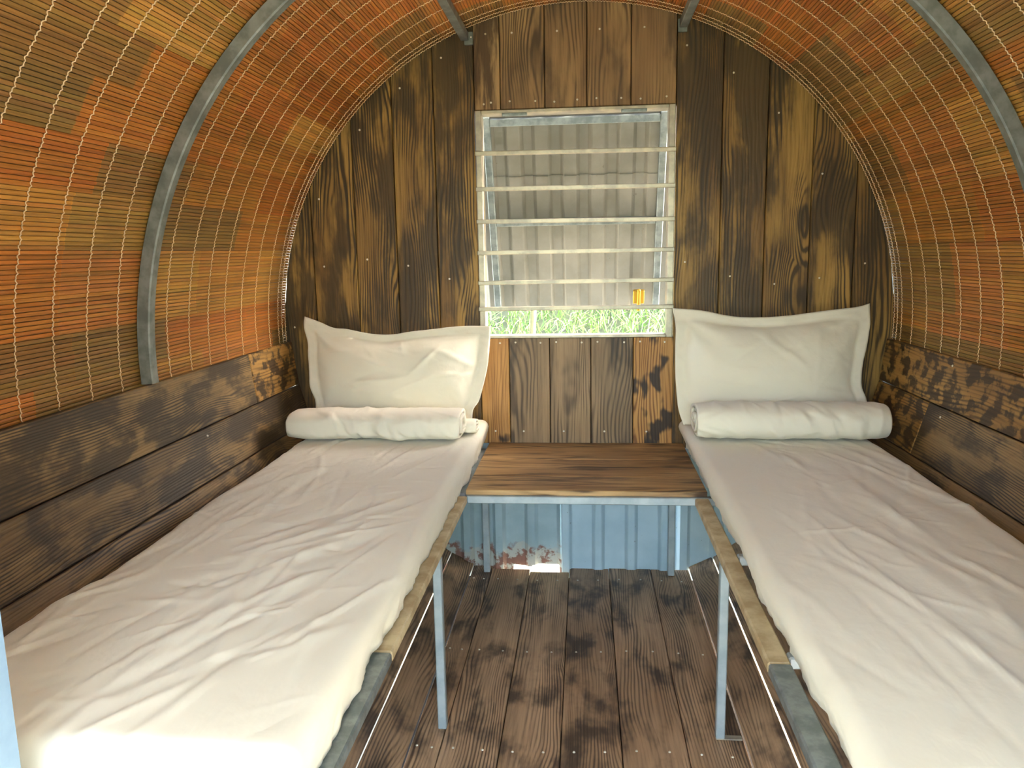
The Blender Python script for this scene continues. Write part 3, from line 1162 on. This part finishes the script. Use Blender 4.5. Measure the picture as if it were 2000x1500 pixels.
build_mattress(-1)
build_mattress(1)


# ------------------------------------------------------------------ pillows
def unproject(px, origin, nrm):
    d = cam_r*((px[0]-1000)/F_PX)-cam_u*((px[1]-750)/F_PX)+fwd
    t = (Vector(origin)-CAM).dot(nrm)/d.dot(nrm)
    return CAM+d*t


def resample(pts, n):
    p = np.array(pts, float)
    # Catmull-Rom through the points, then uniform arc length
    q = np.vstack([2*p[0]-p[1], p, 2*p[-1]-p[-2]])
    out = []
    for i in range(1, len(q)-2):
        for t in np.linspace(0, 1, 12, endpoint=False):
            a, b, c, d = q[i-1], q[i], q[i+1], q[i+2]
            out.append(0.5*((2*b)+(c-a)*t+(2*a-5*b+4*c-d)*t*t+(-a+3*b-3*c+d)*t**3))
    out.append(p[-1])
    out = np.array(out)
    s = np.r_[0, np.cumsum(np.linalg.norm(np.diff(out, axis=0), axis=1))]
    u = np.linspace(0, s[-1], n)
    return np.stack([np.interp(u, s, out[:, k]) for k in range(out.shape[1])], -1)


def build_pillow(label, edges, org, top, seed, tfront, mirror):
    """edges: outline of the real pillow (left, right, top, bottom) in metres in its own leaning plane"""
    va = (Vector(top)-Vector(org)).normalized()
    ua = Vector((1, 0, 0))
    nrm = ua.cross(va)           # towards the room
    if nrm.y > 0: nrm = -nrm
    NU, NV = 96, 62
    E = {}
    for k, pts in edges.items():
        w = [unproject(p, org, nrm)-Vector(org) for p in pts]
        E[k] = resample([(v.dot(ua), v.dot(va)) for v in w], NU if k in ('top', 'bottom') else NV)
    u = np.linspace(0, 1, NU)[:, None, None]; v = np.linspace(0, 1, NV)[None, :, None]
    B, T, L, R = E['bottom'][:, None, :], E['top'][:, None, :], E['left'][None], E['right'][None]
    S = (1-v)*B+v*T+(1-u)*L+u*R-((1-u)*(1-v)*B[0:1]+u*(1-v)*B[-1:]+(1-u)*v*T[0:1]+u*v*T[-1:])
    U = np.broadcast_to(u[..., 0], (NU, NV)); Vv = np.broadcast_to(v[..., 0], (NU, NV))
    W = 0.57; H = 0.36
    du = np.minimum(U, 1-U)*W; dv = np.minimum(Vv, 1-Vv)*H
    fl = 0.030
    iu = np.clip((du-fl)/(W/2-fl), 0, 1); iv = np.clip((dv-fl)/(H/2-fl), 0, 1)
    prof = (1-(1-iu)**2.6)*(1-(1-iv)**2.3)
    puff = np.power(np.clip(prof, 0, 1), 0.78)
    X, Y = S[..., 0], S[..., 1]
    g = np.random.default_rng(seed)
    wr = 0.010*fbm(U*4+seed, Vv*3, 3)
    # folds running in from the corners
    for (cu, cv) in ((0, 0), (1, 0), (0, 1), (1, 1)):
        dx = (U-cu)*W*(1 if cu == 0 else -1); dy = (Vv-cv)*H*(1 if cv == 0 else -1)
        dist = np.hypot(dx, dy)
        ph = np.arctan2(dy, dx)
        wr = wr+0.0065*np.sin(ph*g.uniform(9, 13)+g.uniform(0, 6)+2.5*fbm(U*3+cu, Vv*3+cv, 2))*np.exp(-((dist-0.10)/0.07)**2)
    wr = wr+creases(U*W, Vv*H, seed, 34, 0.0062, (0.02, W-0.02, 0.02, H-0.02), 0.2, 0.9, (0.004, 0.012), (0.06, 0.24))
    edge = smoothstep(np.minimum(du, dv), 0.0, 0.02)
    flw = 0.008*fbm(U*7+3, Vv*6+seed, 3)*(1-smoothstep(np.minimum(du, dv), 0.02, 0.06))
    front = tfront*puff+wr*(0.25+0.75*puff)*edge+flw
    # stitched line of the flange
    m = np.minimum(du, dv)
    front = front-0.0022*np.exp(-((m-fl-0.004)/0.004)**2)
    back = -0.040*puff+flw-0.003
    front = np.maximum(front, back+0.003)
    O = np.array(org); UA = np.array(ua); VA = np.array(va); NR = np.array(nrm)
    Pf = O+X[..., None]*UA+Y[..., None]*VA+front[..., None]*NR
    Pb = O+X[..., None]*UA+Y[..., None]*VA+back[..., None]*NR
    V = np.concatenate([Pf.reshape(-1, 3), Pb.reshape(-1, 3)])
    V[:, 1] = np.minimum(V[:, 1], YW-0.006)
    V[:, 2] = np.maximum(V[:, 2], 0.5470)
    n = NU*NV
    Fc = [tuple(f) for f in grid_faces(NU, NV)]+[tuple(reversed(f)) for f in grid_faces(NU, NV, n)]
    ring = [i*NV for i in range(NU)]+[(NU-1)*NV+j for j in range(1, NV)]+[i*NV+NV-1 for i in range(NU-2, -1, -1)]+[j for j in range(NV-2, 0, -1)]
    for i in range(len(ring)):
        a, b = ring[i], ring[(i+1) % len(ring)]
        Fc.append((b, a, a+n, b+n))
    c = np.array([V[:, 0].mean(), V[:, 1].mean(), V[:, 2].min()])
    me = mesh('pillow', V-c, Fc)
    o = link('pillow', me, None, Matrix.Translation(c), M_CLOTH, True)
    tag(o, label, 'pillow', 'flanged cream pillows')


def crop_pts(pts, ox, oy, s):
    return [(ox+x/s, oy+y/s) for x, y in pts]


build_pillow('cream pillow with a peaked left corner on the left bed',
             {'top': crop_pts([(198, 168), (330, 215), (440, 262), (560, 275), (700, 305), (830, 322), (960, 322), (1100, 303), (1300, 278), (1500, 255), (1640, 248), (1802, 250)], 550, 580, 4.411),
              'bottom': crop_pts([(292, 1060), (600, 1075), (900, 1075), (1300, 1070), (1640, 1060)], 550, 580, 4.411),
              'left': crop_pts([(292, 1060), (288, 900), (252, 790), (240, 700), (228, 520), (225, 400), (190, 260), (198, 168)], 550, 580, 4.411),
              'right': crop_pts([(1640, 1060), (1650, 970), (1700, 890), (1740, 760), (1775, 600), (1790, 450), (1802, 250)], 550, 580, 4.411)},
             (-0.58, 2.43, 0.545), (-0.58, 2.535, 0.90), 31, 0.062, False)
build_pillow('upright cream pillow with a peaked right corner on the right bed',
             {'top': crop_pts([(95, 115), (250, 130), (370, 152), (480, 165), (620, 165), (740, 155), (850, 140), (1000, 122), (1100, 108), (1167, 88)], 1280, 560, 2.778),
              'bottom': crop_pts([(160, 770), (500, 770), (800, 765), (1150, 760)], 1280, 560, 2.778),
              'left': crop_pts([(160, 770), (125, 660), (112, 530), (108, 400), (110, 220), (95, 115)], 1280, 560, 2.778),
              'right': crop_pts([(1150, 760), (1158, 690), (1145, 610), (1120, 540), (1122, 450), (1140, 350), (1165, 220), (1167, 88)], 1280, 560, 2.778)},
             (0.58, 2.43, 0.545), (0.58, 2.535, 0.90), 47, 0.062, True)


# ------------------------------------------------------------------ rolled blankets
def build_blanket(label, x0, x1, yc, hw, hh, turns, seed, power, z0, skew=0.0, root=None, part=None):
    """a sheet rolled into a flattened coil along X; both ends show the coil"""
    NX, NT_ = 150, int(64*turns)
    th0 = np.linspace(0, 1, NT_)
    g = np.random.default_rng(seed)
    ang = -2*PI*turns*(1-th0)+math.radians(-60)
    scale = 0.16+0.84*th0
    thick = 0.84/turns*0.40

    def ring(sc):
        c, s = np.cos(ang), np.sin(ang)
        px = np.sign(c)*np.abs(c)**power*hw*sc
        pz = np.sign(s)*np.abs(s)**power*hh*sc
        return px, pz
    outer = ring(scale+thick)
    inner = ring(scale-thick)
    cy = np.concatenate([outer[0], inner[0][::-1]]); czz = np.concatenate([outer[1], inner[1][::-1]])
    m = len(cy)
    ts = np.linspace(0, 1, NX)
    V = np.zeros((NX, m, 3))
    par = np.concatenate([ang, ang[::-1]])
    AA, TT = np.meshgrid(np.mod(par+PI/2, 2*PI)*0.06, ts*(x1-x0))
    CR = creases(TT, AA, seed+70, 46, 0.065, (0.0, x1-x0, 0.10, 0.34), 1.1, 0.35, (0.005, 0.013), (0.06, 0.18))
    rad = np.concatenate([scale, scale[::-1]])
    for i, t in enumerate(ts):
        x = x0+(x1-x0)*t
        # ends are uneven, the coil bulges between
        endw = math.exp(-min(t, 1-t)/0.05)
        f = 1.0+0.05*float(fbm(np.array(t*5.0+seed), np.array(seed*1.7), 2))-0.10*endw
        wr = 0.05*fbm(np.full(m, t*9.0+seed)+0.5*np.cos(par), 1.2*np.sin(par)+seed, 3)
        wr = wr+0.035*np.sin(t*46+2.2*np.sin(par)+6*fbm(np.full(m, t*4.0), np.sin(par)*1.5+seed, 2))*np.clip(0.4+0.6*np.sin(t*9+seed), 0, 1)
        ff = f+(wr+CR[i])*rad
        V[i, :, 0] = x+0.012*fbm(par*0.35+seed, par*0+(0 if t < 0.5 else 9), 2)*(1 if t < 0.5 else -1)*(endw)
        V[i, :, 1] = yc+cy*ff+skew*(t-0.5)+0.004*fbm(np.full(m, t*6.0), np.full(m, seed*2.0), 2)
        V[i, :, 2] = z0+hh+czz*ff
    V[:, :, 2] = np.maximum(V[:, :, 2], z0)
    Vf = V.reshape(-1, 3)
    Fc = []
    for i in range(NX-1):
        for j in range(m):
            k = (j+1) % m
            Fc.append((i*m+j, (i+1)*m+j, (i+1)*m+k, i*m+k))
    for base, flip in ((0, False), ((NX-1)*m, True)):
        for j in range(NT_-1):
            q = (base+j, base+j+1, base+m-2-j, base+m-1-j)
            Fc.append(q[::-1] if flip else q)
    c = np.array([(x0+x1)/2, yc, z0])
    if root is not None:
        link(part, mesh(part, Vf-c, Fc), root, Matrix.Translation(c), M_CLOTH, True)
        return
    o = link('rolled_blanket', mesh('rolled_blanket', Vf-c, Fc), None, Matrix.Translation(c), M_CLOTH, True)
    tag(o, label, 'blanket', 'rolled cream blankets')


fb = empty('folded_blanket', (-0.592, 2.285, 0.5478))
tag(fb, 'flat folded cream blanket below the pillow on the left bed', 'blanket', 'rolled cream blankets')
build_blanket('', -0.852, -0.340, 2.280, 0.085, 0.040, 2.6, 3, 0.62, 0.5478, root=fb, part='top_fold')
build_blanket('', -0.838, -0.306, 2.338, 0.040, 0.019, 1.6, 12, 0.7, 0.5478, root=fb, part='under_fold')
build_blanket('rolled cream blanket below the pillow on the right bed', 0.338, 0.862, 2.285, 0.080, 0.050, 3.1, 8, 0.8, 0.5478)
